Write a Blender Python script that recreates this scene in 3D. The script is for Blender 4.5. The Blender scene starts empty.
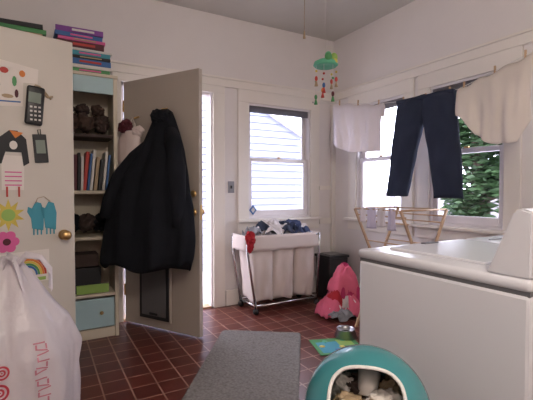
import bpy, bmesh, math, random
from mathutils import Vector, Matrix, noise
random.seed(7)
sc = bpy.context.scene
sc.view_settings.view_transform = 'Standard'
PI = math.pi

# ---------------------------------------------------------------- materials
def mat(name, col, rough=0.6, metal=0.0, var=0.08, vs=6.0, bump=0.0, bs=60.0, spec=0.5, trans=0.0, coat=0.0):
    m = bpy.data.materials.new(name); m.use_nodes = True
    nt = m.node_tree; p = nt.nodes['Principled BSDF']
    p.inputs['Roughness'].default_value = rough
    p.inputs['Metallic'].default_value = metal
    p.inputs['Specular IOR Level'].default_value = spec
    p.inputs['Coat Weight'].default_value = coat
    tc = nt.nodes.new('ShaderNodeTexCoord')
    n = nt.nodes.new('ShaderNodeTexNoise'); n.inputs['Scale'].default_value = vs; n.inputs['Detail'].default_value = 4
    nt.links.new(tc.outputs['Object'], n.inputs['Vector'])
    r = nt.nodes.new('ShaderNodeMix'); r.data_type = 'RGBA'
    r.inputs['A'].default_value = tuple(x*(1-var) for x in col)+(1,)
    r.inputs['B'].default_value = tuple(min(1, x*(1+var)) for x in col)+(1,)
    nt.links.new(n.outputs['Fac'], r.inputs['Factor'])
    nt.links.new(r.outputs['Result'], p.inputs['Base Color'])
    if bump:
        n2 = nt.nodes.new('ShaderNodeTexNoise'); n2.inputs['Scale'].default_value = bs; n2.inputs['Detail'].default_value = 3
        nt.links.new(tc.outputs['Object'], n2.inputs['Vector'])
        b = nt.nodes.new('ShaderNodeBump'); b.inputs['Strength'].default_value = bump; b.inputs['Distance'].default_value = 0.01
        nt.links.new(n2.outputs['Fac'], b.inputs['Height']); nt.links.new(b.outputs['Normal'], p.inputs['Normal'])
    if trans:
        t = nt.nodes.new('ShaderNodeBsdfTranslucent'); nt.links.new(r.outputs['Result'], t.inputs['Color'])
        mx = nt.nodes.new('ShaderNodeMixShader'); mx.inputs[0].default_value = trans
        out = nt.nodes['Material Output']
        nt.links.new(p.outputs[0], mx.inputs[1]); nt.links.new(t.outputs[0], mx.inputs[2]); nt.links.new(mx.outputs[0], out.inputs[0])
    return m

def glass_mat():
    m = bpy.data.materials.new('window_glass'); m.use_nodes = True
    nt = m.node_tree; nt.nodes.clear()
    o = nt.nodes.new('ShaderNodeOutputMaterial'); t = nt.nodes.new('ShaderNodeBsdfTransparent')
    g = nt.nodes.new('ShaderNodeBsdfGlossy'); g.inputs['Roughness'].default_value = 0.02
    f = nt.nodes.new('ShaderNodeFresnel'); f.inputs['IOR'].default_value = 1.2
    x = nt.nodes.new('ShaderNodeMixShader'); t.inputs[0].default_value = (0.95, 0.97, 1, 1)
    nt.links.new(f.outputs[0], x.inputs[0]); nt.links.new(t.outputs[0], x.inputs[1]); nt.links.new(g.outputs[0], x.inputs[2]); nt.links.new(x.outputs[0], o.inputs[0])
    return m

def floor_mat():
    m = bpy.data.materials.new('red_tile_floor'); m.use_nodes = True
    nt = m.node_tree; p = nt.nodes['Principled BSDF']
    tc = nt.nodes.new('ShaderNodeTexCoord')
    b = nt.nodes.new('ShaderNodeTexBrick'); b.offset = 0.0; b.squash = 1.0
    b.inputs['Scale'].default_value = 1.0
    b.inputs['Brick Width'].default_value = 0.155; b.inputs['Row Height'].default_value = 0.155
    b.inputs['Mortar Size'].default_value = 0.005; b.inputs['Mortar Smooth'].default_value = 0.1
    b.inputs['Color1'].default_value = (0.105, 0.023, 0.017, 1); b.inputs['Color2'].default_value = (0.145, 0.033, 0.023, 1)
    b.inputs['Mortar'].default_value = (0.36, 0.20, 0.15, 1)
    nt.links.new(tc.outputs['Object'], b.inputs['Vector'])
    n = nt.nodes.new('ShaderNodeTexNoise'); n.inputs['Scale'].default_value = 9; n.inputs['Detail'].default_value = 6
    nt.links.new(tc.outputs['Object'], n.inputs['Vector'])
    mx = nt.nodes.new('ShaderNodeMix'); mx.data_type = 'RGBA'; mx.blend_type = 'MULTIPLY'; mx.inputs['Factor'].default_value = 0.55
    cr = nt.nodes.new('ShaderNodeValToRGB'); cr.color_ramp.elements[0].position = 0.3; cr.color_ramp.elements[0].color = (0.5, 0.45, 0.45, 1); cr.color_ramp.elements[1].position = 0.7
    nt.links.new(n.outputs['Fac'], cr.inputs[0])
    nt.links.new(b.outputs['Color'], mx.inputs['A']); nt.links.new(cr.outputs[0], mx.inputs['B'])
    nt.links.new(mx.outputs['Result'], p.inputs['Base Color'])
    p.inputs['Roughness'].default_value = 0.34
    bp = nt.nodes.new('ShaderNodeBump'); bp.inputs['Strength'].default_value = 0.4; bp.inputs['Distance'].default_value = 0.003; bp.invert = True
    nt.links.new(b.outputs['Fac'], bp.inputs['Height']); nt.links.new(bp.outputs[0], p.inputs['Normal'])
    return m

def fabric_mat(name, c1, c2, scale=140):
    m = mat(name, c1, 0.95, var=0.1, bump=0.6, bs=scale)
    nt = m.node_tree; p = nt.nodes['Principled BSDF']
    tc = nt.nodes.new('ShaderNodeTexCoord')
    v = nt.nodes.new('ShaderNodeTexVoronoi'); v.inputs['Scale'].default_value = scale
    nt.links.new(tc.outputs['Object'], v.inputs['Vector'])
    r = nt.nodes.new('ShaderNodeMix'); r.data_type = 'RGBA'; r.inputs['A'].default_value = (*c1, 1); r.inputs['B'].default_value = (*c2, 1)
    nt.links.new(v.outputs['Distance'], r.inputs['Factor']); nt.links.new(r.outputs['Result'], p.inputs['Base Color'])
    return m

def emis_mat(name, col, s):
    m = bpy.data.materials.new(name); m.use_nodes = True
    p = m.node_tree.nodes['Principled BSDF']; p.inputs['Base Color'].default_value = (*col, 1)
    p.inputs['Emission Color'].default_value = (*col, 1); p.inputs['Emission Strength'].default_value = s
    return m

WALL = mat('painted_plaster', (0.73, 0.685, 0.675), 0.7, var=0.03, bump=0.08, bs=90)
CEIL = mat('ceiling_paint', (0.62, 0.60, 0.56), 0.75, var=0.03, bump=0.08, bs=70)
TRIM = mat('cream_trim_paint', (0.77, 0.72, 0.67), 0.4, var=0.03)
FRAME = mat('white_sash_paint', (0.78, 0.74, 0.76), 0.4, var=0.03)
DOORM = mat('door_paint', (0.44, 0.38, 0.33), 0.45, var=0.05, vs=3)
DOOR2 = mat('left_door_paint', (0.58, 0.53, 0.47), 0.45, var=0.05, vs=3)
GLASS = glass_mat(); FLOOR = floor_mat()
BLIND = mat('raised_blind_slats', (0.16, 0.15, 0.17), 0.5)
CHROME = mat('chrome_tube', (0.6, 0.6, 0.62), 0.25, 1.0)
BRASS = mat('brass', (0.65, 0.42, 0.18), 0.3, 1.0)
BLACKP = mat('black_plastic', (0.02, 0.02, 0.022), 0.4)
GREYP = mat('grey_flap', (0.13, 0.125, 0.13), 0.35)
NAVY = mat('navy_denim', (0.014, 0.021, 0.046), 0.9, var=0.35, bump=0.3, bs=200)
JACK = mat('black_coat_cloth', (0.007, 0.008, 0.012), 0.9, var=0.3, vs=12, bump=0.3, bs=150, spec=.25)
WCLOTH = mat('white_cotton', (0.80, 0.74, 0.74), 0.9, var=0.05, bump=0.2, bs=150, trans=0.3)
CREAMC = mat('cream_cotton', (0.76, 0.69, 0.63), 0.9, var=0.06, bump=0.2, bs=150, trans=0.25)
TOTE = mat('tote_pinkish', (0.74, 0.62, 0.60), 0.8, var=0.08)
LILAC = mat('lilac_cotton', (0.70, 0.64, 0.74), 0.9, trans=0.3)
CANVAS = mat('canvas_bag', (0.76, 0.67, 0.64), 0.9, var=0.05, bump=0.3, bs=200, trans=0.15)
WASH = mat('white_enamel', (0.70, 0.70, 0.75), 0.22, var=0.01)
WASHG = mat('grey_gap', (0.12, 0.12, 0.13), 0.5)
TEAL = mat('teal_plastic', (0.045, 0.25, 0.28), 0.25, var=0.03, coat=0.3)
WHITEP = mat('white_plastic', (0.75, 0.74, 0.72), 0.35)
WOOD = mat('light_wood', (0.50, 0.33, 0.20), 0.55, var=0.2, vs=14)
RED = mat('red_cloth', (0.42, 0.018, 0.03), 0.9, var=0.2)
PINK = mat('pink_cloth', (0.68, 0.13, 0.22), 0.9, var=0.25)
MAG = mat('magenta_cloth', (0.46, 0.03, 0.12), 0.9, var=0.25)
GREYC = mat('grey_cloth', (0.25, 0.25, 0.28), 0.9, var=0.2)
BLUEC = mat('blue_cloth', (0.03, 0.045, 0.11), 0.9, var=0.2)
BROWNC = mat('brown_knit', (0.07, 0.04, 0.03), 0.95, var=0.4, vs=30)
BAGP = mat('white_bag_plastic', (0.78, 0.72, 0.75), 0.3, var=0.05, bump=0.7, bs=18, trans=0.35)
REDINK = mat('red_ink', (0.50, 0.04, 0.07), 0.4)
PINKINK = mat('pink_ink', (0.58, 0.22, 0.28), 0.4)
SHELFP = mat('bookcase_cream', (0.58, 0.51, 0.40), 0.5, var=0.05)
SHELFB = mat('bookcase_pale_blue', (0.38, 0.53, 0.56), 0.5, var=0.05)
DARKB = mat('dark_brown', (0.05, 0.03, 0.025), 0.8, var=0.3)
PAPER = mat('paper', (0.72, 0.66, 0.61), 0.8, var=0.03)
def colm(n, c): return mat(n, c, 0.6, var=0.06)
C = {k: colm('paint_'+k, v) for k, v in dict(red=(0.45, 0.04, 0.03), orange=(0.6, 0.18, 0.03), yellow=(0.6, 0.46, 0.08), green=(0.07, 0.26, 0.09),
    blue=(0.04, 0.13, 0.34), cyan=(0.05, 0.28, 0.36), purple=(0.2, 0.05, 0.28), pink=(0.65, 0.11, 0.3), black=(0.015, 0.015, 0.018), white=(0.64, 0.61, 0.58),
    lime=(0.28, 0.44, 0.1), maroon=(0.09, 0.012, 0.022), tan=(0.40, 0.29, 0.18), lcd=(0.2, 0.24, 0.2), mint=(0.10, 0.40, 0.24)).items()}

# ---------------------------------------------------------------- builder
class B:
    def __init__(s, name, M=None):
        s.name = name; s.bm = bmesh.new(); s.mats = []; s.M = M or Matrix()
    def mi(s, m):
        if m not in s.mats: s.mats.append(m)
        return s.mats.index(m)
    def merge(s, t, m, smooth=False, M=None):
        if M is not None: bmesh.ops.transform(t, matrix=M, verts=t.verts)
        i = s.mi(m)
        for f in t.faces: f.material_index = i; f.smooth = smooth
        me = bpy.data.meshes.new('tmp'); t.to_mesh(me); t.free(); s.bm.from_mesh(me); bpy.data.meshes.remove(me)
    def box(s, c, d, m, rot=(0, 0, 0), bev=0.0, seg=2, taper=None):
        t = bmesh.new(); bmesh.ops.create_cube(t, size=1)
        for v in t.verts:
            k = taper if (taper and v.co.z < 0) else 1
            v.co = Vector((v.co.x*d[0]*k, v.co.y*d[1]*k, v.co.z*d[2]))
        if bev: bmesh.ops.bevel(t, geom=t.edges[:], offset=bev, segments=seg, affect='EDGES', profile=0.5)
        R = Matrix.Translation(Vector(c)) @ Matrix.Rotation(rot[2], 4, 'Z') @ Matrix.Rotation(rot[1], 4, 'Y') @ Matrix.Rotation(rot[0], 4, 'X')
        s.merge(t, m, bev > 0.012, R)
    def b2(s, a, b, m, bev=0.0):
        s.box([(a[i]+b[i])/2 for i in range(3)], [abs(b[i]-a[i]) for i in range(3)], m, bev=bev)
    def cyl(s, p0, p1, r, m, r2=None, seg=16, smooth=True):
        p0 = Vector(p0); p1 = Vector(p1); d = p1-p0
        t = bmesh.new(); bmesh.ops.create_cone(t, cap_ends=True, segments=seg, radius1=r, radius2=r if r2 is None else r2, depth=d.length)
        s.merge(t, m, smooth, Matrix.Translation((p0+p1)/2) @ d.to_track_quat('Z', 'Y').to_matrix().to_4x4())
    def sph(s, c, r, m, sub=3, rot=0):
        t = bmesh.new(); bmesh.ops.create_icosphere(t, subdivisions=sub, radius=1)
        rr = r if hasattr(r, '__len__') else (r, r, r)
        s.merge(t, m, True, Matrix.Translation(c) @ Matrix.Rotation(rot, 4, 'Z') @ Matrix.Diagonal((*rr, 1)))
    def crumple(s, c, r, m, seed=0, amp=0.35, sub=5, fr=1.6, rot=0):
        t = bmesh.new(); bmesh.ops.create_icosphere(t, subdivisions=sub, radius=1)
        o = Vector((seed*3.1, seed*1.7, seed*5.3))
        for v in t.verts:
            n = v.co.normalized()
            w = n*fr+noise.noise_vector(n*1.3+o)*.9
            a = (1-abs(noise.noise(w+o))*2.6)*0.55+(1-abs(noise.noise(w*2.1+o))*2.6)*0.3+(1-abs(noise.noise(w*4.4+o))*2.2)*0.12
            v.co = n*(1-amp*0.6+amp*a*0.75)+noise.noise_vector(n*1.1+o*2)*.28+noise.noise_vector(n*2.9+o)*.10
        s.merge(t, m, True, Matrix.Translation(c) @ Matrix.Rotation(rot, 4, 'Z') @ Matrix.Diagonal((*r, 1)))
    def drape(s, c, rx, ry, h, m, seed=0, drop=0.0, zmin=-9, k=9, wr=.035, rot=0):
        """a piece of cloth dumped in a heap: irregular outline, ridged creases, sagging rim"""
        o = Vector((seed*2.3, seed*4.1, seed*1.9)); cr, sr = math.cos(rot), math.sin(rot)
        def f(u, v):
            a = 2*PI*u; r = v*(1+.35*noise.noise(Vector((math.cos(a)*1.3, math.sin(a)*1.3, seed*3.3))))
            x, y = rx*r*math.cos(a), ry*r*math.sin(a)
            q = Vector((x*k, y*k, 0))+o; q2 = q+noise.noise_vector(q*.6)*1.3
            e = (1-abs(noise.noise(q2))*2.5)*wr+(1-abs(noise.noise(q2*2.2))*2.5)*wr*.5
            z = h*max(0, 1-v**2.2)**.8-drop*v**3+e+.012*math.sin(7*a+seed)*v
            d = noise.noise_vector(q*.8+Vector((5, 5, 5)))*.035
            x += d.x; y += d.y
            return Vector((c[0]+x*cr-y*sr, c[1]+x*sr+y*cr, max(zmin, c[2]+z)))
        s.surf(f, 72, 26, m, cu=True)
    def surf(s, f, nu, nv, m, cu=False, smooth=True, capb=False, capt=False):
        t = bmesh.new(); g = []
        for j in range(nv+1):
            row = [t.verts.new(f(i/nu, j/nv)) for i in range(nu if cu else nu+1)]
            g.append(row)
        for j in range(nv):
            for i in range(nu):
                a, b = i, (i+1) % nu if cu else i+1
                try: t.faces.new((g[j][a], g[j][b], g[j+1][b], g[j+1][a]))
                except Exception: pass
        if capb: t.faces.new(g[0])
        if capt: t.faces.new(g[-1])
        bmesh.ops.recalc_face_normals(t, faces=t.faces)
        s.merge(t, m, smooth)
    def tube(s, pts, r, m, seg=8):
        pts = [Vector(p) for p in pts]; n = len(pts)
        up = Vector((0, 0, 1)); fr = []
        for i in range(n):
            d = (pts[min(i+1, n-1)]-pts[max(i-1, 0)]).normalized()
            a = d.cross(up if abs(d.z) < 0.95 else Vector((1, 0, 0)))
            if fr and a.dot(fr[-1][0]) < 0: a = -a
            a.normalize(); b = d.cross(a).normalized(); fr.append((a, b))
        s.surf(lambda u, v: pts[round(v*(n-1))]+(fr[round(v*(n-1))][0]*math.cos(2*PI*u)+fr[round(v*(n-1))][1]*math.sin(2*PI*u))*(r[round(v*(n-1))] if hasattr(r, '__len__') else r), seg, n-1, m, cu=True, capb=True, capt=True)
    def lathe(s, prof, c, m, seg=32):
        n = len(prof)-1
        s.surf(lambda u, v: Vector((c[0]+prof[round(v*n)][0]*math.cos(2*PI*u), c[1]+prof[round(v*n)][0]*math.sin(2*PI*u), c[2]+prof[round(v*n)][1])), seg, n, m, cu=True)
    def poly(s, pts, y, th, m):
        t = bmesh.new(); vs = [t.verts.new((p[0], y, p[1])) for p in pts]
        f = t.faces.new(vs); r = bmesh.ops.extrude_face_region(t, geom=[f])
        for e in r['geom']:
            if isinstance(e, bmesh.types.BMVert): e.co.y -= th
        bmesh.ops.recalc_face_normals(t, faces=t.faces); s.merge(t, m)
    def done(s, mods=None):
        bmesh.ops.transform(s.bm, matrix=s.M, verts=s.bm.verts)
        vs = s.bm.verts
        lo = [min(v.co[i] for v in vs) for i in range(3)]; hi = [max(v.co[i] for v in vs) for i in range(3)]
        o = Vector(((lo[0]+hi[0])/2, (lo[1]+hi[1])/2, lo[2]))
        if s.name in ('floor',): o = Vector((0, 0, 0))
        for v in vs: v.co -= o
        me = bpy.data.meshes.new(s.name); s.bm.to_mesh(me); s.bm.free()
        for m in s.mats: me.materials.append(m)
        ob = bpy.data.objects.new(s.name, me); ob.location = o; sc.collection.objects.link(ob)
        if mods:
            for k, v in mods.items():
                if k == 'solid':
                    q = ob.modifiers.new('thickness', 'SOLIDIFY'); q.thickness = v; q.offset = 0
        return ob

def frame_matrix(o, ex):
    ex = Vector((ex[0], ex[1], 0)).normalized(); ey = Vector((-ex.y, ex.x, 0))
    return Matrix(((ex.x, ey.x, 0, o[0]), (ex.y, ey.y, 0, o[1]), (0, 0, 1, o[2]), (0, 0, 0, 1)))
def circ(cx, cz, r, n=20, rz=None, a0=0, a1=2*PI):
    rz = rz or r
    return [(cx+r*math.cos(a0+(a1-a0)*i/n), cz+rz*math.sin(a0+(a1-a0)*i/n)) for i in range(n if a1-a0 > 6.28 else n+1)]
def lerp(a, b, t): return a+(b-a)*t
def interp(tab, x):
    for i in range(len(tab)-1):
        if x <= tab[i+1][0] or i == len(tab)-2:
            t = (x-tab[i][0])/(tab[i+1][0]-tab[i][0]); t = max(0, min(1, t))
            return [lerp(a, b, t) for a, b in zip(tab[i][1:], tab[i+1][1:])]

# ---------------------------------------------------------------- room shell
YB, XR, XL, YF, H, T = 3.80, 3.07, -0.62, -1.2, 2.97, 0.12
b = B('floor'); b.b2((XL-T, YF-T, -0.06), (XR+T, YB+T, 0), FLOOR); b.done()
b = B('ceiling'); b.b2((XL-T, YF-T, H), (XR+T, YB+T, H+0.1), CEIL); b.done()
W0, W1, WZ0, WZ1 = 1.92, 2.73, 0.89, 2.12
D0, D1, DZ = 0.645, 1.53, 2.18
b = B('wall_back')
b.b2((XL-T, YB, 0), (D0, YB+T, H), WALL); b.b2((D0, YB, DZ), (D1, YB+T, H), WALL); b.b2((D1, YB, 0), (W0, YB+T, H), WALL)
b.b2((W0, YB, 0), (W1, YB+T, WZ0), WALL); b.b2((W0, YB, WZ1), (W1, YB+T, H), WALL); b.b2((W1, YB, 0), (XR+T, YB+T, H), WALL)
b.done()
wins = [(3.39, 2.72), (2.43, 1.75), (1.40, 0.72)]
b = B('wall_right')
ys = [YB]+[y for w in wins for y in w]+[YF-T]
for i in range(0, len(ys), 2): b.b2((XR, ys[i+1], 0), (XR+T, ys[i], H), WALL)
for w in wins:
    b.b2((XR, w[1], 0), (XR+T, w[0], WZ0), WALL); b.b2((XR, w[1], WZ1), (XR+T, w[0], H), WALL)
b.done()
b = B('wall_left')
b.b2((XL-T, 2.62, 0), (XL, YB, H), WALL); b.b2((XL-T, 1.8, 2.15), (XL, 2.62, H), WALL); b.b2((XL-T, YF-T, 0), (XL, 1.8, H), WALL)
b.b2((XL-T-.9, 1.7, 0), (XL-T-.8, 2.72, 2.3), WALL); b.b2((XL-T-.9, 1.7, 0), (XL-T, 1.8, 2.3), WALL); b.b2((XL-T-.9, 2.62, 0), (XL-T, 2.72, 2.3), WALL); b.b2((XL-T-.9, 1.7, 2.2), (XL-T, 2.72, 2.3), WALL)
b.b2((XL-T-.9, 1.7, -.05), (XL-T, 2.72, 0), WALL)
b.done()
b = B('wall_front'); b.b2((XL, YF-T, 0), (XR, YF, H), WALL); b.done()

b = B('trim_1'); b.b2((XL, YB-0.03, 2.25), (XR-.03, YB, 2.34), TRIM, .004); b.b2((XL, YB-0.045, 2.325), (XR-.045, YB, 2.345), TRIM, .003); b.done()
b = B('trim_2'); b.b2((XR-0.03, YF, 2.25), (XR, YB, 2.34), TRIM, .004); b.b2((XR-0.045, YF, 2.325), (XR, YB, 2.345), TRIM, .003); b.done()
b = B('baseboard_back'); b.b2((D1+.13, YB-0.02, 0), (XR, YB, .16), TRIM, .004); b.b2((XL, YB-0.02, 0), (D0-.13, YB, .16), TRIM, .004); b.done()
b = B('baseboard_right'); b.b2((XR-0.02, YF, 0), (XR, YB-.02, .16), TRIM, .004); b.done()
b = B('trim_3'); b.b2((2.86, YB-.02, .80), (XR, YB, .87), TRIM, .004); b.b2((2.86, YB-.015, 1.20), (XR, YB, 1.25), TRIM, .004); b.b2((XR-.05, YB-.05, 0), (XR, YB, 2.25), TRIM, .005); b.done()

def window(name, M, w):
    z0, z1 = WZ0, WZ1; zm = 1.53
    b = B(name, M)
    b.b2((0, -.0, z0), (.02, T, z1), FRAME); b.b2((w-.02, 0, z0), (w, T, z1), FRAME); b.b2((.02, 0, z1-.02), (w-.02, T, z1), FRAME); b.b2((.02, 0, z0), (w-.02, T+.03, z0+.02), FRAME)
    b.b2((-.12, -.022, z0-.02), (.005, 0, z1+.0), TRIM, .004); b.b2((w-.005, -.022, z0-.02), (w+.12, 0, z1), TRIM, .004)
    b.b2((-.12, -.024, z1), (w+.12, 0, z1+.13), TRIM, .004)
    b.b2((-.14, -.07, z0-.03), (w+.14, 0, z0), TRIM, .008); b.b2((-.12, -.02, z0-.13), (w+.12, 0, z0-.03), TRIM, .004)
    def sash(y, a, c, rail_b, rail_t):
        s = .045
        b.b2((.02, y, a), (.02+s, y+.03, c), FRAME, .004); b.b2((w-.02-s, y, a), (w-.02, y+.03, c), FRAME, .004)
        b.b2((.02+s, y, a), (w-.02-s, y+.03, a+rail_b), FRAME, .004); b.b2((.02+s, y, c-rail_t), (w-.02-s, y+.03, c), FRAME, .004)
        b.b2((.02+s, y+.013, a+rail_b), (w-.02-s, y+.017, c-rail_t), GLASS)
    sash(.03, z0+.02, zm+.02, .07, .04); sash(.065, zm-.02, z1-.02, .04, .045)
    b.cyl((w/2, .03, zm+.02), (w/2, .03, zm+.035), .02, BRASS)
    for k in range(6): b.b2((.03, .0, z1-.03-.012*k), (w-.03, .028, z1-.023-.012*k), BLIND)
    b.tube([(w*.5, .01, z1-.08), (w*.5+.002, .005, z1-.2)], .0015, WHITEP, 5)
    return b.done()
window('window_1', frame_matrix((W0, YB, 0), (1, 0)), W1-W0)
for i, w in enumerate(wins): window('window_%d' % (i+2), frame_matrix((XR, w[0], 0), (0, -1)), w[0]-w[1])

b = B('trim_4')
b.b2((D1-.005, YB-.022, 0), (D1+.12, YB, DZ+.07), TRIM, .004); b.b2((D0-.08, YB-.022, 0), (D0-.0, YB, DZ+.07), TRIM, .004); b.b2((D0-.08, YB-.024, DZ), (D1+.12, YB, DZ+.07), TRIM, .004)
b.b2((D1-.025, YB, 0), (D1, YB+T, DZ), FRAME); b.b2((D0, YB+.03, 0), (D0+.025, YB+T, DZ), FRAME); b.b2((D0, YB+.03, DZ-.025), (D1, YB+T, DZ), FRAME); b.b2((D0, YB, 0), (D1, YB+T+.03, .015), WOOD)
b.done()

# door_1, swung into the room
MD = frame_matrix((0.645, 3.795, 0), (.518, -.855))
b = B('door_1', MD)
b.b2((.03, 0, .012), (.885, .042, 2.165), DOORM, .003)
b.b2((.22, -.018, .075), (.59, 0, .575), DOORM, .006); b.b2((.235, -.024, .09), (.575, -.012, .56), BLACKP, .006); b.b2((.265, -.027, .12), (.545, -.018, .535), GREYP, .006)
b.b2((.36, -.032, .13), (.45, -.026, .15), BLACKP)
for (z, r_) in ((1.02, .03), (1.17, .026)):
    b.cyl((.83, 0, z), (.83, -.012, z), r_, BRASS); b.cyl((.83, .042, z), (.83, .055, z), r_, BRASS)
b.cyl((.83, -.01, 1.02), (.83, -.045, 1.02), .010, BRASS); b.sph((.83, -.058, 1.02), (.027, .02, .027), BRASS)
b.cyl((.83, .05, 1.02), (.83, .085, 1.02), .010, BRASS); b.sph((.83, .098, 1.02), (.027, .02, .027), BRASS)
for z in (.3, 1.1, 1.95): b.cyl((.028, .0, z-.05), (.028, .0, z+.05), .008, BRASS)
b.b2((.883, .01, .96), (.888, .032, 1.08), BRASS)
b.cyl((.55, 0, 1.88), (.55, -.05, 1.86), .008, BRASS); b.sph((.55, -.052, 1.862), .012, BRASS)
b.cyl((.22, 0, 1.84), (.22, -.05, 1.82), .008, BRASS)
b.done()

# door_2 (left, opened flat toward us)
M2 = frame_matrix((-0.60, 2.64, 0), (.974, .225))
b = B('door_2', M2)
b.b2((.0, 0, .012), (.81, .04, 2.13), DOOR2, .003)
b.cyl((.745, 0, .92), (.745, -.010, .92), .032, BRASS); b.cyl((.745, -.01, .92), (.745, -.04, .92), .011, BRASS); b.sph((.745, -.055, .92), (.030, .022, .030), BRASS)
b.cyl((.745, .04, .92), (.745, .075, .92), .011, BRASS); b.sph((.745, .09, .92), (.030, .022, .030), BRASS)
b.b2((.808, .008, .86), (.813, .032, .98), BRASS)
b.done()

# ---- drawings on door_2
y0 = -.0005
b = B('crayon_drawing', M2)
b.poly([(.33, 1.67), (.53, 1.69), (.535, 1.83), (.61, 1.835), (.615, 1.92), (.35, 1.95)], y0, .002, PAPER)
for (cx, cz, rx_, rz_, cn) in ((.44, 1.885, .022, .018, 'red'), (.53, 1.88, .016, .02, 'orange'), (.40, 1.80, .02, .035, 'black'), (.49, 1.83, .012, .03, 'green'), (.455, 1.74, .03, .012, 'tan'), (.50, 1.76, .01, .025, 'maroon'), (.39, 1.87, .012, .02, 'yellow')):
    b.poly(circ(cx, cz, rx_, rz=rz_, n=9), y0-.002, .001, C[cn])
b.poly([(.36, 1.70), (.52, 1.71), (.52, 1.718), (.36, 1.708)], y0-.002, .001, C['blue'])
b.done()
b = B('toy_phone', M2)
b.box((.590, -.018, 1.70), (.095, .03, .23), BLACKP, rot=(0, .08, 0), bev=.014, seg=3); b.box((.587, -.034, 1.745), (.065, .004, .06), C['lcd'], rot=(0, .08, 0))
for i in range(3):
    for j in range(4): b.box((.567+i*.022, -.034, 1.69-j*.025), (.012, .006, .010), C['white'])
b.tube([(.590, -.01, 1.81), (.595, -.012, 1.825), (.62, -.01, 1.82), (.65, -.01, 1.79), (.68, -.01, 1.75)], .004, C['tan'], 6)
b.tube([(.635, -.01, 1.79), (.66, -.012, 1.76), (.69, -.01, 1.77)], .006, C['tan'], 6)
b.done()
b = B('paper_penguin', M2)
b.poly([(.42, 1.20), (.53, 1.20), (.535, 1.40), (.42, 1.40)], y0, .002, PAPER)
b.poly([(.38, 1.36), (.41, 1.50), (.46, 1.545), (.50, 1.545), (.545, 1.50), (.56, 1.36), (.53, 1.34), (.52, 1.42), (.44, 1.42), (.42, 1.35)], y0-.002, .002, C['black'])
b.poly([(.35, 1.33), (.38, 1.52), (.42, 1.50), (.41, 1.36)], y0-.002, .002, C['black'])
b.poly(circ(.48, 1.46, .02, rz=.025), y0-.004, .001, PAPER); b.poly([(.46, 1.545), (.53, 1.535), (.49, 1.50)], y0-.005, .002, C['orange'])
for k in range(4): b.poly([(.435, 1.225+k*.025), (.52, 1.225+k*.025), (.52, 1.232+k*.025), (.435, 1.232+k*.025)], y0-.003, .001, C['pink'])
b.poly([(.44, 1.16), (.45, 1.16), (.45, 1.22), (.44, 1.22)], y0-.003, .001, C['red']); b.poly([(.50, 1.16), (.51, 1.16), (.51, 1.22), (.50, 1.22)], y0-.003, .001, C['red'])
b.done()
b = B('luggage_tag', M2); b.box((.62, -.006, 1.45), (.075, .008, .17), BLACKP, rot=(0, -.08, 0), bev=.003); b.box((.62, -.011, 1.46), (.05, .002, .08), C['lcd'], rot=(0, -.08, 0)); b.tube([(.61, -.006, 1.53), (.605, -.006, 1.56), (.62, -.006, 1.565), (.622, -.006, 1.53)], .003, BLACKP, 6); b.done()
b = B('paper_sun', M2)
pts = []
for i in range(20):
    a = 2*PI*i/20; r = .085 if i % 2 else .045; pts.append((.45+r*math.cos(a), 1.055+r*1.1*math.sin(a)))
b.poly(pts, y0, .002, C['yellow']); b.poly(circ(.45, 1.055, .035), y0-.002, .001, C['lime']); b.done()
b = B('paper_mittens', M2)
for ox in (.60, .67):
    b.poly([(ox-.03, .97), (ox+.03, .955), (ox+.035, 1.06), (ox+.02, 1.12), (ox-.01, 1.13), (ox-.03, 1.09), (ox-.05, 1.10), (ox-.055, 1.07), (ox-.035, 1.03)], y0, .002, C['cyan'])
    for j in range(3): b.poly([(ox-.025+j*.02, .93), (ox-.017+j*.02, .93), (ox-.017+j*.02, .97), (ox-.025+j*.02, .97)], y0, .002, C['cyan'])
b.tube([(.59, -.003, 1.12), (.60, -.003, 1.15), (.635, -.003, 1.16), (.67, -.003, 1.13)], .002, C['tan'], 5)
b.done()
b = B('paper_flower', M2)
for i in range(6):
    a = 2*PI*i/6; b.poly(circ(.44+.038*math.cos(a), .90+.04*math.sin(a), .026), y0-.001*(i % 2), .002, C['pink'])
b.poly(circ(.44, .90, .02), y0-.003, .001, C['maroon']); b.done()
b = B('rainbow_drawing', M2)
b.poly([(.36, .64), (.66, .65), (.66, .84), (.36, .83)], y0, .002, PAPER)
for k, cn in enumerate(['red', 'orange', 'yellow', 'green', 'blue']):
    r = .10-.012*k
    b.poly(circ(.545, .69, r, 18, r*1.15, 0, PI)+circ(.545, .69, r-.011, 18, (r-.011)*1.15, 0, PI)[::-1], y0-.002, .001, C[cn])
b.poly([(.45, .655), (.64, .655), (.64, .675), (.45, .675)], y0-.002, .001, C['lime']); b.done()

# ---------------------------------------------------------------- bookcase
BX0, BX1, BY0, BY1, BH = -.36, .555, 3.45, 3.775, 2.10
b = B('bookcase')
b.b2((BX1-.03, BY0, 0), (BX1, BY1, BH), SHELFP, .003); b.b2((BX0, BY0, 0), (BX0+.03, BY1, BH), SHELFP, .003)
b.b2((BX0, BY0-.01, BH), (BX1+.005, BY1, BH+.025), SHELFP, .003); b.b2((BX0+.03, BY1-.012, .02), (BX1-.03, BY1, BH), SHELFP)
b.b2((BX0+.03, BY0, BH-.13), (BX1-.03, BY0+.02, BH), SHELFB, .003)
for z in (.34, .80, 1.17, 1.62): b.b2((BX0+.03, BY0+.005, z), (BX1-.03, BY1-.012, z+.025), SHELFP if z != 1.62 else DARKB, .002)
b.b2((BX0+.03, BY0-.002, .09), (BX1-.035, BY0+.02, .325), SHELFB, .005); b.sph((.12, BY0-.015, .21), .015, BRASS)
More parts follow.
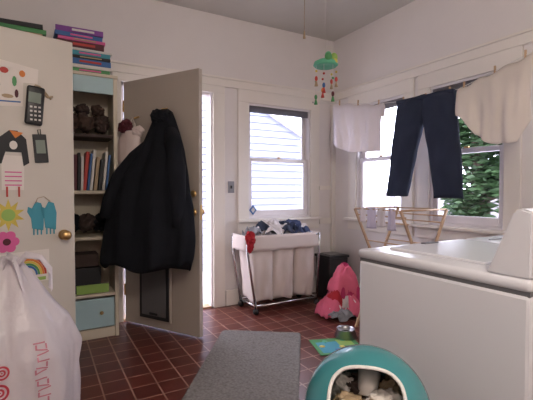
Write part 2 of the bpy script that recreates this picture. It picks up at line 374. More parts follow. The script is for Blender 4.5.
b.sph((.42, BY0-.015, .21), .015, BRASS)
b.b2((BX0+.03, BY0+.015, 0), (BX1-.03, BY0+.03, .08), SHELFP)
b.done()
b = B('shelf_books')
x = -.2; cols = ['white', 'red', 'blue', 'white', 'tan', 'black', 'white', 'blue', 'maroon', 'black']
i = 0
while x < .48:
    w = random.uniform(.012, .032); h = random.uniform(.24, .34)
    b.box((x+w/2, BY0+.13, 1.197+h/2), (w*.92, .2, h), C[cols[i % 10]], rot=(0, .10 if x > .3 else .02, 0), bev=.002); x += w+.004; i += 1
b.done()
b = B('knit_hats')
for k in range(6): b.crumple((-.13+k*.115, BY0+.15, 1.75), (.075, .10, .085), [DARKB, BROWNC, DARKB, BROWNC, BROWNC, DARKB][k], k+3, .5, sub=4)
for k in range(5): b.crumple((-.05+k*.12, BY0+.17, 1.86), (.06, .08, .05), [BROWNC, DARKB, JACK, DARKB, BROWNC][k], k+53, .5, sub=4)
b.done()
b = B('winter_scarves')
for k in range(6): b.crumple((-.13+k*.115, BY0+.15, .93), (.075, .10, .085), [DARKB, JACK, DARKB, JACK, DARKB, JACK][k], k+13, .5, sub=4)
b.done()
b = B('shoe_boxes')
b.box((.30, BY0+.16, .47), (.25, .22, .2), C['black'], bev=.003); b.box((.36, BY0+.02, .405), (.24, .02, .07), C['lime'], bev=.003); b.box((.0, BY0+.14, .45), (.26, .22, .16), DARKB, bev=.003)
b.box((.30, BY0+.16, .63), (.22, .2, .1), DARKB, bev=.003)
b.done()
b = B('board_games')
z = BH+.027
stack = [('green', .03, .035), ('white', .05, .028), ('blue', .035, .045), ('black', .04, .025), ('cyan', .03, .035), ('white', .05, .02), ('maroon', .01, .05), ('pink', .02, .025), ('blue', -.02, .035), ('purple', .0, .045)]
for k, (cn, off, h) in enumerate(stack):
    b.box((.32+off*.6-(.03 if k > 5 else 0), BY0+.15, z+h/2), (.34, .25, h-.002), C[cn], rot=(0, 0, (k % 3-1)*.03), bev=.002)
    b.box((.34+off*.6-(.03 if k > 5 else 0), BY0+.15-.127, z+h/2), (.16, .006, h*.35), C[['pink', 'white', 'red', 'tan'][k % 4]], rot=(0, 0, (k % 3-1)*.03))
    z += h
b.done()
b = B('picture_books')
z = BH+.027
for k in range(9):
    h = .035
    b.box((-.11+.012*math.sin(k*2), BY0+.15, z+h/2), (.3, .25, h-.002), C[['tan', 'white', 'green', 'black', 'mint', 'white', 'tan', 'green', 'black'][k]], rot=(0, 0, .04*math.sin(k*3)), bev=.002); z += h
b.done()

# ---------------------------------------------------------------- coat on door
def dpt(s, n, z): return MD @ Vector((s, -n, z))
prof = [(0.00, 1.86, .53, .05, .61, .05, .025), (.05, 1.83, .50, .06, .66, .06, .04), (.12, 1.76, .48, .09, .71, .08, .06), (.22, 1.65, .46, .13, .78, .11, .08), (.34, 1.50, .43, .18, .84, .13, .10),
        (.5, 1.30, .31, .29, .90, .15, .115), (.66, 1.08, .27, .345, .96, .17, .13), (.82, .85, .25, .39, .98, .17, .13), (.94, .70, .24, .42, .97, .17, .12), (1.0, .62, .245, .43, .94, .17, .11)]
def coat(u, v):
    z, ls, ln, rs, rn, th = interp(prof, v)
    a = 2*PI*u
    cs, cn = (ls+rs)/2, (ln+rn)/2; hs, hn = (rs-ls)/2, (rn-ln)/2
    L = math.hypot(hs, hn); ps, pn = -hn/L, hs/L
    ca, sa = math.cos(a), math.sin(a)
    fold = 1+.14*v*math.sin(9*a+3*v)+.06*v*math.sin(17*a+1.5-4*v)+.3*noise.noise(Vector((ca*2, sa*2, v*2.5)))
    s = cs+hs*ca*(1+.05*noise.noise(Vector((sa*2, v*6, 3))))+ps*th*sa*fold; n = cn+hn*ca+pn*th*sa*fold
    if v > .85: z += (.03*math.sin(3*a)+.02*math.sin(7*a))*(v-.85)/.15
    return dpt(s, max(n, .004), z)
b = B('winter_coat')
b.surf(coat, 110, 60, JACK, cu=True, capt=True)
b.tube([dpt(.72, .14, 1.66), dpt(.79, .19, 1.55), dpt(.84, .22, 1.38), dpt(.87, .24, 1.18), dpt(.88, .25, 1.02), dpt(.88, .25, .92)], [.05, .07, .075, .065, .055, .05], JACK, 14)
b.tube([dpt(.50, .17, 1.56), dpt(.44, .24, 1.46), dpt(.36, .33, 1.30), dpt(.32, .39, 1.12), dpt(.30, .42, .98)], [.045, .06, .065, .06, .052], JACK, 14)
b.crumple(dpt(.59, .12, 1.77), (.10, .07, .08), JACK, 4, .4, rot=-.9)
b.done()
b = B('tote_bag')
def tote(u, v):
    a = 2*PI*u; z, w, t = interp([(0, 1.70, .09, .03), (.2, 1.64, .12, .045), (.6, 1.5, .135, .06), (.9, 1.40, .12, .05), (1, 1.38, .05, .02)], v)
    f = 1+.2*noise.noise(Vector((math.cos(a)*2, math.sin(a)*2, v*4)))
    return dpt(.235+w*math.cos(a)*f, .115+t*math.sin(a)*f, z)
b.surf(tote, 32, 14, TOTE, cu=True, capb=True, capt=True)
b.tube([dpt(.13, .10, 1.66), dpt(.17, .08, 1.76), dpt(.22, .07, 1.815), dpt(.26, .08, 1.76), dpt(.28, .10, 1.66)], .006, CREAMC, 6)
b.crumple(dpt(.19, .125, 1.735), (.075, .05, .065), C['maroon'], 9, .4, rot=-.9)
b.crumple(dpt(.33, .12, 1.69), (.06, .045, .05), TOTE, 12, .4, rot=-.9)
b.done()

# ---------------------------------------------------------------- laundry sorter
b = B('laundry_sorter')
CX0, CX1, CY0, CY1 = 1.70, 2.54, 3.37, 3.70
r = .011
for (x, y) in ((CX0, CY0), (CX0, CY1), (CX1, CY0), (CX1, CY1)):
    xi = .09 if x == CX0 else -.03
    b.tube([(x, y, .76), (x, y, .60), (x+xi, y, .05)], r, CHROME, 8)
    b.cyl((x+xi, y-.012, .028), (x+xi, y+.012, .028), .028, BLACKP); b.cyl((x+xi, y, .03), (x+xi, y, .07), .008, CHROME)
z = .74
b.tube([(CX0, CY0, z), (CX1, CY0, z)], r, CHROME); b.tube([(CX0, CY1, z), (CX1, CY1, z)], r, CHROME); b.tube([(CX0, CY0, z), (CX0, CY1, z)], r, CHROME); b.tube([(CX1, CY0, z), (CX1, CY1, z)], r, CHROME)
b.tube([(CX0+.09, CY0, .08), (CX1-.03, CY0, .08)], r, CHROME); b.tube([(CX0+.09, CY1, .08), (CX1-.03, CY1, .08)], r, CHROME)
b.tube([(CX0+.09, CY0, .08), (CX0+.09, CY1, .08)], r, CHROME); b.tube([(CX1-.03, CY0, .08), (CX1-.03, CY1, .08)], r, CHROME)
bw = (CX1-CX0-.06)/3
for k in range(3):
    xc = CX0+.03+bw*(k+.5)+.005; xcb = xc+(.035 if k == 0 else 0)
    def bag(u, v, xc=xc, xcb=xcb, k=k):
        a = 2*PI*u; ca, sa = math.cos(a), math.sin(a)
        q = 1/max(abs(ca)**5+abs(sa)**5, 1e-6)**.2
        hw = lerp(bw*.49, bw*.43, v)*(1+.05*math.sin(PI*v)); hd = lerp(.15, .135, v)*(1+.12*math.sin(PI*v))
        w = .014*math.sin(6*a+k+5*v)*v+.02*noise.noise(Vector((ca*2+k*5, sa*2, v*5)))*v
        return Vector((lerp(xc, xcb, v)+ca*q*(hw+w*.3), (CY0+CY1)/2+sa*q*(hd+w), lerp(.745, .115, v)+.018*math.sin(3*a+k)*v))
    b.surf(bag, 48, 20, CANVAS, cu=True, capt=True)
def band(u, v):
    a = 2*PI*u; ca, sa = math.cos(a), math.sin(a); q = 1/max(abs(ca)**8+abs(sa)**8, 1e-6)**.125
    return Vector(((CX0+CX1)/2+ca*q*((CX1-CX0)/2+.016+.006*v), (CY0+CY1)/2+sa*q*((CY1-CY0)/2+.016+.006*v), .765-.15*v+.006*math.sin(14*a)*v))
b.surf(band, 96, 5, CANVAS, cu=True)
b.done({'solid': .003})
b = B('dirty_laundry')
b.drape((2.12, 3.535, .71), .36, .13, .06, GREYC, 1, zmin=.68)
b.drape((2.02, 3.50, .75), .17, .11, .06, WCLOTH, 2); b.drape((2.22, 3.55, .76), .18, .12, .07, NAVY, 3, rot=.4); b.drape((2.38, 3.50, .74), .14, .11, .05, BLUEC, 4)
b.drape((2.10, 3.57, .80), .15, .09, .06, WCLOTH, 5); b.drape((2.30, 3.58, .79), .11, .09, .05, BLUEC, 6); b.drape((1.93, 3.56, .78), .10, .09, .06, NAVY, 7); b.drape((2.42, 3.58, .76), .09, .08, .05, WCLOTH, 8)
b.drape((1.79, 3.46, .755), .09, .09, .045, GREYC, 9)
b.crumple((1.715, 3.335, .75), (.05, .04, .07), RED, 22, .5); b.crumple((1.71, 3.33, .68), (.038, .025, .075), RED, 23, .5)
b.done()
b = B('waste_bin')
b.box((2.83, 3.52, .23), (.26, .26, .46), BLACKP, bev=.015, taper=.85); b.box((2.83, 3.52, .47), (.28, .28, .03), BLACKP, bev=.01); b.box((2.83, 3.52, .488), (.2, .2, .01), GREYP, bev=.003)
b.done()
b = B('clothes_pile')
b.crumple((2.56, 3.03, .15), (.16, .14, .12), MAG, 61, .5); b.crumple((2.60, 3.02, .29), (.11, .10, .10), MAG, 62, .5)
b.drape((2.52, 2.99, .02), .24, .20, .18, PINK, 31, drop=.02, zmin=.008); b.drape((2.62, 3.02, .17), .18, .15, .17, MAG, 32, drop=.07, zmin=.02, rot=.5)
b.drape((2.55, 3.01, .30), .15, .13, .13, PINK, 33, drop=.10, rot=1.0, k=12); b.drape((2.64, 3.04, .37), .10, .10, .07, MAG, 34, drop=.06)
b.drape((2.44, 2.93, .015), .13, .11, .10, WCLOTH, 35, zmin=.008); b.drape((2.46, 2.96, .17), .09, .08, .08, RED, 36, drop=.06); b.drape((2.42, 2.86, .01), .12, .08, .05, GREYC, 37, zmin=.008)
b.drape((2.54, 2.90, .12), .10, .08, .07, WCLOTH, 38, drop=.05); b.drape((2.56, 2.96, .22), .10, .08, .07, MAG, 39, drop=.07, k=14)
b.done({'solid': .004})

# ---------------------------------------------------------------- floor things
MM = frame_matrix((1.327, 3.10, 0), (.818, -.575))
b = B('floor_mat', MM)
MAT = fabric_mat('grey_mat_weave', (0.235, 0.215, 0.20), (0.13, 0.115, 0.105), 60)
def rrect(w, l, r, n=6):
    pts = []
    for cx, cy, a in ((w-r, -r, 0), (r, -r, PI/2), (r, -l+r, PI), (w-r, -l+r, 3*PI/2)):
        for i in range(n+1): pts.append((cx+r*math.cos(a+PI/2*i/n), cy+r*math.sin(a+PI/2*i/n)))
    return pts
t = bmesh.new(); vs = [t.verts.new((p[0], p[1], .002)) for p in rrect(.66, 1.75, .04)]
f = t.faces.new(vs); rr_ = bmesh.ops.extrude_face_region(t, geom=[f])
for e in rr_['geom']:
    if isinstance(e, bmesh.types.BMVert): e.co.z += .02
bmesh.ops.recalc_face_normals(t, faces=t.faces)
bmesh.ops.bevel(t, geom=[e for e in t.edges if all(v.co.z > .02 for v in e.verts)], offset=.008, segments=3, affect='EDGES')
b.merge(t, MAT); b.done()
b = B('pet_placemat', frame_matrix((1.97, 2.38, 0), (.87, -.3)))
b.box((0, 0, .004), (.36, .30, .006), C['green'], bev=.002); b.box((-.05, -.02, .0076), (.2, .2, .001), C['cyan']); b.box((.08, .05, .0082), (.12, .12, .001), C['lime'])
for k in range(6): b.cyl((-.12+.05*k, .1*math.sin(k*2), .007), (-.12+.05*k, .1*math.sin(k*2), .0092), .022, C[['yellow', 'mint', 'blue'][k % 3]])
b.done()
b = B('pet_bowl')
b.lathe([(0, .003), (.085, .003), (.088, .0), (.092, .004), (.072, .062), (.076, .066), (.07, .068), (.062, .058), (.05, .02), (.0, .014)], (2.15, 2.49, .0095), mat('steel_bowl', (.4, .4, .42), .3, 1.0), 36)
b.lathe([(0, .03), (.048, .032), (.055, .034)], (2.15, 2.49, .0095), C['black'], 24)
b.done()

# ---------------------------------------------------------------- washer + dryer
def machine(name, x0, x1, ya, yb, washer):
    b = B(name); zt = .955
    b.b2((x0, yb, .025), (x1, ya, zt-.045), WASH, .012)
    b.b2((x0+.004, yb+.004, zt-.05), (x1-.004, ya-.004, zt-.035), WASHG)
    b.b2((x0-.002, yb-.0, zt-.038), (x1+.002, ya+.008, zt), WASH, .013)
    for xx in (x0+.06, x1-.06):
        for yy in (ya-.06, yb+.06): b.cyl((xx, yy, 0), (xx, yy, .03), .022, BLACKP)
    if washer:
        b.b2((x0+.10, yb+.19, zt-.004), (x1-.10, ya-.07, zt+.010), WASH, .006)
        b.b2((x0+.30, ya-.09, zt+.008), (x1-.30, ya-.065, zt+.014), WASHG, .002)
    else:
        b.b2((x0+.05, ya-.10, zt), (x1-.05, ya-.09, zt+.003), WASHG)
        b.b2((x0+.12, ya+.0, .25), (x1-.12, ya+.012, .75), WASH, .006)
    t = bmesh.new(); sec = [(yb, zt-.002), (yb, 1.140), (yb+.03, 1.150), (yb+.052, 1.140), (yb+.130, zt-.002)]
    A = [t.verts.new((x0+.004, y, z)) for y, z in sec]; Bv = [t.verts.new((x1-.004, y, z)) for y, z in sec]
    t.faces.new(A); t.faces.new(Bv[::-1])
    for i in range(5): t.faces.new((A[i], Bv[i], Bv[(i+1) % 5], A[(i+1) % 5]))
    bmesh.ops.recalc_face_normals(t, faces=t.faces); bmesh.ops.bevel(t, geom=t.edges[:], offset=.006, segments=2, affect='EDGES'); b.merge(t, WASH)
    nrm = Vector((0, .205, .07)).normalized()
    for k in range(3):
        c = Vector((x0+.16+.18*k, yb+.09, 1.045)); b.cyl(c, c+nrm*.03, .028, WHITEP); b.cyl(c+nrm*.03, c+nrm*.034, .018, WASHG)
    b.done()
machine('washing_machine', 1.154, 1.842, 1.257, .585, True)
machine('clothes_dryer', 1.862, 2.55, 1.257, .585, False)

# ---------------------------------------------------------------- bin with dome lid
bc = Vector((.784, .82, 0)); R = .172; zc = .588
b = B('dome_trash_can')
b.lathe([(0, .004), (.125, .004), (.13, .0), (.138, .02), (.158, .54), (.168, .55), (.176, .563), (.176, .588), (.168, .592)], bc, TEAL, 48)
ax = Vector((-.60, -.63, .50)).normalized(); e1 = ax.cross(Vector((0, 0, 1))).normalized(); e2 = e1.cross(ax)
def dome(R_):
    t = bmesh.new(); nu, nv = 96, 40; g = []
    for j in range(nv+1):
        row = []
        for i in range(nu):
            az = 2*PI*i/nu; ca, sa = math.cos(az), math.sin(az)
            q = 1/(abs(ca)**3.2+abs(sa)**3.2)**(1/3.2)
            hole = math.radians(33)*min(q, 1.13); p = lerp(hole, PI, (j/nv))
            d = ax*math.cos(p)+(e1*ca+e2*sa)*math.sin(p)
            row.append(t.verts.new(bc+Vector((0, 0, zc))+d*R_))
        g.append(row)
    for j in range(nv):
        for i in range(nu): t.faces.new((g[j][i], g[j][(i+1) % nu], g[j+1][(i+1) % nu], g[j+1][i]))
    rim = [v.co.copy() for v in g[0]]
    bmesh.ops.remove_doubles(t, verts=t.verts, dist=1e-5)
    bmesh.ops.bisect_plane(t, geom=t.verts[:]+t.edges[:]+t.faces[:], plane_co=(0, 0, zc), plane_no=(0, 0, -1), clear_outer=True)
    bmesh.ops.recalc_face_normals(t, faces=t.faces)
    return t, rim
t, rim = dome(R); b.merge(t, TEAL, True)
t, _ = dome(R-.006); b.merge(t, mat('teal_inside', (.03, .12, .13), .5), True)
k0 = max(range(len(rim)), key=lambda i: rim[i].z)
seq = [rim[(k0+i) % len(rim)] for i in range(-len(rim)//2, len(rim)//2)]
seq = [p for p in seq if p.z > zc]
b.tube(seq, .005, WHITEP, 8)
LIN = mat('bin_liner', (.6, .6, .58), .4, bump=.5, bs=30)
b.lathe([(.0, .50), (.10, .505), (.14, .54), (.158, .588), (.150, .586), (.12, .56)], bc, LIN, 32)
b.done()
b = B('kitchen_trash')
def tp(x, y, z): return bc+e1*x+Vector((-.69, -.72, 0))*y+Vector((0, 0, z+.03))
b.crumple(tp(-.05, .03, .59), (.06, .05, .04), PAPER, 41, .5); b.crumple(tp(.05, .05, .585), (.055, .05, .035), C['tan'], 42, .5); b.crumple(tp(.0, -.04, .60), (.07, .06, .05), DARKB, 43, .5)
b.crumple(tp(.06, -.02, .60), (.045, .04, .05), C['white'], 44, .5); b.crumple(tp(-.06, -.04, .60), (.05, .04, .04), C['tan'], 45, .5); b.crumple(tp(.02, .07, .575), (.05, .04, .035), PAPER, 46, .6)
p = tp(.0, .01, .60); b.cyl(p, p+Vector((.03, .02, .055)), .024, C['white'], r2=.032, seg=24); b.box(tp(.03, .08, .60), (.07, .05, .003), C['white'], rot=(.4, .5, .3)); b.box(tp(-.03, .07, .60), (.06, .05, .03), C['tan'], rot=(.3, .3, .9), bev=.003)
b.done()

# ---------------------------------------------------------------- shopping bag
gc = Vector((-.125, 2.075, 0))
bp = [(0, .0, .20), (.04, .02, .26), (.25, .22, .275), (.55, .50, .268), (.68, .62, .225), (.78, .70, .165), (.88, .80, .11), (.96, .87, .06), (1, .905, .035)]
def sbag(u, v, off=0):
    z, rr = interp(bp, v); a = 2*PI*u
    w = 1+.035*math.sin(7*a+4*v)*(.4+v)+.10*noise.noise(Vector((math.cos(a)*1.7, math.sin(a)*1.7, z*4)))+.09*abs(noise.noise(Vector((math.cos(a)*4, math.sin(a)*4, z*5))))
    return gc+Vector(((rr*w+off)*math.cos(a), (rr*w*.82+off)*math.sin(a), z+.003))
b = B('plastic_shopping_bag')
b.surf(sbag, 130, 70, BAGP, cu=True, capb=True, capt=True)
def ring(u0, v0, r0, r1):
    def f(p, q):
        rr = lerp(r0, r1, q); return sbag(u0+rr*math.cos(2*PI*p)/(2*PI*.265), v0+rr*math.sin(2*PI*p)/.86, .004)
    b.surf(f, 36, 2, REDINK, cu=True)
for (uu, vv, s) in ((.742, .34, .75), (.738, .45, .5), (.742, .53, .42), (.765, .24, .6), (.715, .25, .5), (.71, .42, .45), (.715, .55, .4), (.80, .20, .4)):
    ring(uu, vv, .060*s, .044*s); ring(uu, vv, .030*s, .016*s); ring(uu, vv, .006*s, .0001)
for k in range(11):
    u0 = .81+.004*math.sin(k); v0 = .36+.026*k
    b.surf(lambda p, q: sbag(u0+.026*p, v0+.006*q+.01*p*(k % 3-1), .004), 5, 2, PINKINK)
    if k % 2: b.surf(lambda p, q: sbag(u0+.004*p, v0+.022*q, .004), 2, 3, PINKINK)
    if k % 3 == 0: b.surf(lambda p, q: sbag(u0+.022+.004*p, v0+.022*q, .004), 2, 3, PINKINK)
for s in (-1, 1):
    P_ = [gc+Vector((.02*s, -.03, .86)), gc+Vector((.035*s+.03, -.05, .915)), gc+Vector((.05*s+.07, -.07, .905)), gc+Vector((.06*s+.10, -.09, .85)), gc+Vector((.05*s+.11, -.11, .78))]
    def hd(u, v):
        x = v*4; i = min(3, int(x)); p = P_[i].lerp(P_[i+1], x-i); w = .028*(1+.2*math.sin(v*9))
        return p+Vector((.008*math.sin(u*9), (u-.5)*w*1.6, (u-.5)*w*.8+.006*math.sin(u*14+v*5)))
    b.surf(hd, 8, 20, BAGP)
b.done()

# ---------------------------------------------------------------- clothesline and things
LX = 2.75
LT = [(YF+.006, 2.22), (1.40, 2.085), (1.92, 1.96), (2.22, 1.955), (2.50, 1.975), (2.72, 2.0), (3.34, 2.115), (YB-.006, 2.21)]
def lz(y): return interp(LT, y)[0]
b = B('clothesline')
b.tube([(LX, y[0], y[1]) for y in LT], .003, C['white'], 6)
b.cyl((LX, YB-.001, 2.21), (LX, YB-.03, 2.21), .008, CHROME); b.cyl((LX, YF+.001, 2.22), (LX, YF+.03, 2.22), .008, CHROME)
for y in (3.30, 3.02, 2.74, 2.45, 2.22, 2.0, 1.88, 1.65, 1.45): b.box((LX, y, lz(y)+.0), (.012, .012, .07), WOOD, bev=.002)
b.done()
def hang(name, ya, yb, length, m, amp, fr, seed, over=.12):
    b = B(name)
    def f(u, v):
        y = lerp(ya, yb, u); L = length(u)
        tot = over+L; s = v*tot
        if s < over: z = lz(y)+.006-(over-s); side = 1; dd = over-s
        else: z = lz(y)+.006-(s-over); side = -1; dd = s-over
        xo = side*min(dd*.6, .02)+amp*min(dd*3, 1)*(math.sin(fr*u*2*PI+seed+dd*4)+.4*math.sin(fr*2.3*u*2*PI+seed*2-dd*5))+.03*noise.noise(Vector((u*5, dd*4, seed)))*min(dd*3, 1)
        y2 = y+.01*math.sin(dd*9+u*5)-.012*dd*math.sin(u*9)
        sag = .018*math.sin(u*PI*3)**2
        return Vector((LX+xo, y2, z-sag-.02*dd*math.sin(fr*u*6+seed)))
    b.surf(f, 60, 36, m); return b.done({'solid': .003})
hang('white_pillowcase', 3.38, 2.69, lambda u: .46+.03*math.sin(u*3+1)-.05*(u < .25)*(.25-u)*4, WCLOTH, .014, 3.2, 1)
hang('white_undershirt', 1.925, 1.40, lambda u: interp([(0, .20), (.1, .24), (.25, .39), (.45, .47), (.6, .53), (.85, .53), (1, .44)], u)[0], CREAMC, .016, 2.6, 2.2)
b = B('navy_trousers')
def leg(tab, seed):
    def f(u, v):
        z, y0, y1, th = interp(tab, v); a = 2*PI*u; ca, sa = math.cos(a), math.sin(a)
        q = 1/max(abs(ca)**3+abs(sa)**3, 1e-6)**(1/3)
        w = 1+.4*noise.noise(Vector((ca*1.5+seed, sa*1.5, v*6)))+.12*math.sin(3*a+8*v)
        return Vector((LX-.01+sa*q*th*w, (y0+y1)/2+ca*q*(y1-y0)/2*(1+.04*noise.noise(Vector((seed, ca, v*7)))), z+.008*math.sin(2*a+seed)))
    b.surf(f, 40, 36, NAVY, cu=True, capt=True, capb=True)
leg([(0, 1.975, 2.215, 2.50, .022), (.1, 1.93, 2.21, 2.50, .04), (.28, 1.76, 2.225, 2.52, .05), (.6, 1.52, 2.30, 2.56, .045), (1, 1.15, 2.39, 2.62, .035)], 1)
leg([(0, 1.965, 1.95, 2.235, .022), (.1, 1.93, 1.948, 2.235, .04), (.28, 1.76, 1.93, 2.225, .05), (.6, 1.52, 1.90, 2.17, .045), (1, 1.14, 1.87, 2.12, .035)], 5)
b.box((LX-.012, 2.225, 1.955), (.06, .55, .035), NAVY, bev=.01, rot=(.02, 0, 0))
b.done()

b = B('drying_rack')
RY0, RY1 = 2.12, 2.66
for y in (RY0+.01, RY1-.02):
    b.box((2.65, y, .52), (.022, .018, 1.16), WOOD, rot=(0, .46, 0), bev=.003); b.box((2.65, y+.02, .52), (.022, .018, 1.16), WOOD, rot=(0, -.46, 0), bev=.003)
for s in (-1, 1):
    for k in (1.0, .8, .45, .9, -.88): b.cyl((2.65+s*.257*abs(k), RY0, .52+.518*k), (2.65+s*.257*abs(k), RY1, .52+.518*k), .006, WOOD, seg=8)
for y in (RY0+.01, RY1-.02): b.cyl((2.39, y+.01, 1.04), (2.91, y+.01, 1.04), .008, WOOD, seg=8)
b.cyl((2.65, RY0, .52), (2.65, RY1, .52), .008, WOOD, seg=8)
b.done()
b = B('drying_socks')
for k, (y, w, L, m) in enumerate([(2.56, .06, .12, WCLOTH), (2.46, .09, .17, LILAC), (2.35, .08, .15, WCLOTH), (2.24, .07, .17, LILAC)]):
    def f(u, v, y=y, w=w, L=L):
        s = (v-.5)*2*L; return Vector((2.393+(.012 if s > 0 else -.012)*min(1, abs(s)*30)+.004*math.sin(u*9), y+w*(u-.5)+.01*math.sin(s*20), 1.052-abs(s)))
    b.surf(f, 10, 24, m)
b.done({'solid': .003})

# ---------------------------------------------------------------- hanging mobile, pull cord
mc = Vector((1.857, 2.39, 2.14))
b = B('hanging_mobile')
b.tube([(mc.x, mc.y, H), (mc.x, mc.y, mc.z+.07)], .0015, C['white'], 5)
for i in range(3): a = 2*PI*i/3; b.tube([(mc.x, mc.y, mc.z+.08), (mc.x+.08*math.cos(a), mc.y+.08*math.sin(a), mc.z+.01)], .0012, C['white'], 5)
b.lathe([(0, .03), (.05, .026), (.085, .008), (.092, -.015), (.08, -.026), (.04, -.014), (0, -.01)], mc, C['mint'], 28)
b.sph(mc+Vector((-.03, -.07, .025)), (.03, .02, .03), C['green']); b.sph(mc+Vector((.04, -.05, .035)), (.028, .02, .035), C['lime']); b.sph(mc+Vector((.0, -.03, .05)), (.025, .025, .03), C['mint']); b.sph(mc+Vector((.03, -.075, .0)), (.02, .012, .02), C['yellow'])
for i in range(7):
    a = 2*PI*i/7+.3; L = .11+.06*(i % 3); p = mc+Vector((.078*math.cos(a), .078*math.sin(a), -.01))
    b.tube([p, p-Vector((0, 0, L))], .0012, C['white'], 5)
    e = p-Vector((0, 0, L)); cm = C[['red', 'orange', 'green', 'red', 'blue', 'maroon', 'red'][i]]
    b.sph(e, (.012, .01, .02), cm, 2); b.cyl(e-Vector((0, 0, .055)), e-Vector((0, 0, .015)), .014, C[['tan', 'red', 'green'][i % 3]], r2=.005, seg=10); b.sph(p-Vector((0, 0, L*.5)), .009, C[['yellow', 'red', 'green'][i % 3]], 2)
b.done()
pc = Vector((1.376, 1.977, 0))
b = B('pull_cord'); b.tube([(pc.x, pc.y, H), (pc.x+.002, pc.y, 2.5), (pc.x, pc.y, 2.14)], .002, C['tan'], 5); b.cyl((pc.x, pc.y, 2.10), (pc.x, pc.y, 2.145), .008, C['tan'], r2=.004); b.cyl((pc.x, pc.y, H-.01), (pc.x, pc.y, H), .03, WHITEP); b.done()
b = B('suncatcher', frame_matrix((1.99, 3.815, 0), (1, 0))); b.poly([(0, .93), (.045, .985), (0, 1.04), (-.045, .985)], 0, .004, C['blue']); b.poly([(0, .955), (.025, .985), (0, 1.015), (-.025, .985)], -.004, .002, C['white']); b.done()
b = B('light_switch'); b.b2((1.69, YB-.008, 1.17), (1.76, YB, 1.29), GREYC, .002); b.b2((1.718, YB-.016, 1.215), (1.732, YB-.008, 1.245), C['black']); b.done()
b = B('fill_globe'); b.cyl((.35, -.5, H-.03), (.35, -.5, H), .07, BRASS); b.sph((.35, -.5, H-.13), .12, emis_mat('fill_globe_glow', (1, .9, .8), 3.0)); b.done()  # added glowing globe behind the camera, out of view, goes with the fill light

# ---------------------------------------------------------------- outside
GR = mat('driveway', (.42, .40, .40), .9, vs=1.5, var=.15)
SID = mat('house_siding', (.235, .25, .32), .6, var=.03)
b = B('ground'); b.b2((-12, YB+T+.03, -.4), (30, 30, -.3), GR); b.b2((XR+T+.01, -15, -.4), (30, YB+T+.03, -.3), GR); b.done()
b = B('neighbor_house')
z = -.3
while z < 4.1:
    x1 = 5.0+(2.2-z)/.5 if z > 2.0 else 6.5
    x1 = min(x1, 6.5)
    if x1 > -4: b.box(((x1-4)/2, 7.0, z+.07), (x1+4, .03, .15), SID, rot=(-.18, 0, 0))
    z += .135
b.b2((-4, 7.06, -.3), (5, 9, 2.0), SID)
b.box((4.0, 6.94, 2.78), (5.2, .10, .14), FRAME, rot=(0, math.atan(.5), 0))
b.done()
b = B('garden_fence')
FEN = mat('fence_white', (.40, .37, .40), .7)
for k in range(70): b.b2((8.0, .2+k*.15, -.3), (8.03, .335+k*.15, 1.15), FEN)
b.b2((8.03, .2, .0), (8.07, 10.7, .1), FEN); b.b2((8.03, .2, 1.0), (8.07, 10.7, 1.1), FEN)
b.done()
LEAF = mat('leaves', (.040, .085, .03), .6, var=.6, vs=1.2, trans=.25)
BARK = mat('bark', (.1, .07, .05), .9)
def tree(name, x, y, blobs, n, trunk=True, ls=1.0):
    b = B(name)
    if trunk: b.tube([(x, y, -.3), (x+.05, y, 1.0), (x-.05, y+.1, 2.2)], [.14, .11, .07], BARK, 8)
    t = bmesh.new()
    for (bx, by, bz, br) in blobs:
        if trunk: b.tube([(x, y, 1.0), (lerp(x, bx, .6), lerp(y, by, .6), lerp(1.0, bz, .6)), (bx, by, bz)], [.05, .035, .015], BARK, 6)
        for _ in range(n):
            d = Vector((random.gauss(0, 1), random.gauss(0, 1), random.gauss(0, 1))).normalized()*br*random.uniform(.2, 1)
            c = Vector((bx, by, bz))+d; s = random.uniform(.06, .12)*ls
            q = Matrix.Rotation(random.uniform(0, 6.28), 3, 'Z') @ Matrix.Rotation(random.uniform(-1.2, 1.2), 3, 'X')
            t.faces.new([t.verts.new(c+q @ Vector(p)*s) for p in ((-1, 0, 0), (0, -.5, .1), (1.1, 0, 0), (0, .5, .1))])
    b.merge(t, LEAF); b.done()
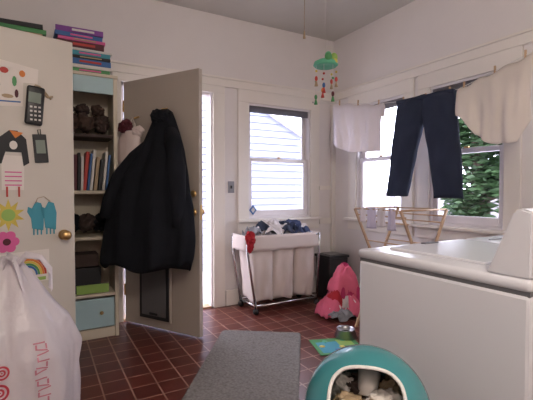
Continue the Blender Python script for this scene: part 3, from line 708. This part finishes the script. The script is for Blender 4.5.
tree('garden_tree', 6.5, 4.1, [(6.6, 4.1, 2.6, .8), (6.4, 3.6, 2.1, .7), (6.8, 4.8, 2.9, .75), (6.5, 3.9, 1.4, .6), (6.6, 3.0, 2.9, .8), (6.4, 3.3, 1.30, .6), (6.5, 4.6, 2.0, .6), (6.6, 2.7, 2.0, .7), (6.4, 4.3, .85, .4)], 750)

# ---------------------------------------------------------------- light
w = bpy.data.worlds.new('sky'); sc.world = w; w.use_nodes = True
bg = w.node_tree.nodes['Background']; bg.inputs[0].default_value = (.90, .88, 1.0, 1); bg.inputs[1].default_value = 9.5
s = bpy.data.lights.new('sun', 'SUN'); s.energy = 5.0; s.angle = .02; s.color = (1, .95, .88)
so = bpy.data.objects.new('sun', s); sc.collection.objects.link(so); so.rotation_euler = Vector((.45, .55, -.9)).to_track_quat('-Z', 'Y').to_euler()
l = bpy.data.lights.new('fill_light', 'POINT'); l.energy = 75; l.color = (1, .90, .80); l.shadow_soft_size = .13  # added fill behind the camera, brightens the washer side and the doors
lo = bpy.data.objects.new('fill_light', l); sc.collection.objects.link(lo); lo.location = (.35, -.5, H-.42)
def portal(loc, d, sx, sy):
    p = bpy.data.lights.new('daylight_portal', 'AREA'); p.shape = 'RECTANGLE'; p.size = sx; p.size_y = sy; p.cycles.is_portal = True
    o = bpy.data.objects.new('daylight_portal', p); sc.collection.objects.link(o); o.location = loc; o.rotation_euler = Vector(d).to_track_quat('-Z', 'Y').to_euler()
portal(((W0+W1)/2, YB+T+.04, (WZ0+WZ1)/2), (0, -1, 0), W1-W0, WZ1-WZ0)
portal(((D0+D1)/2, YB+T+.04, DZ/2), (0, -1, 0), D1-D0, DZ)
for wv in wins: portal((XR+T+.04, sum(wv)/2, (WZ0+WZ1)/2), (-1, 0, 0), wv[0]-wv[1], WZ1-WZ0)

# ---------------------------------------------------------------- camera
cam = bpy.data.cameras.new('camera'); co = bpy.data.objects.new('camera', cam); sc.collection.objects.link(co); sc.camera = co
cam.sensor_width = 36; cam.lens = 36*400/533; cam.clip_start = .05
co.location = (0, 0, 1.2)
yaw = math.radians(29.5); pit = math.radians(-1.43)
co.rotation_euler = Vector((math.sin(yaw)*math.cos(pit), math.cos(yaw)*math.cos(pit), math.sin(pit))).to_track_quat('-Z', 'Y').to_euler()
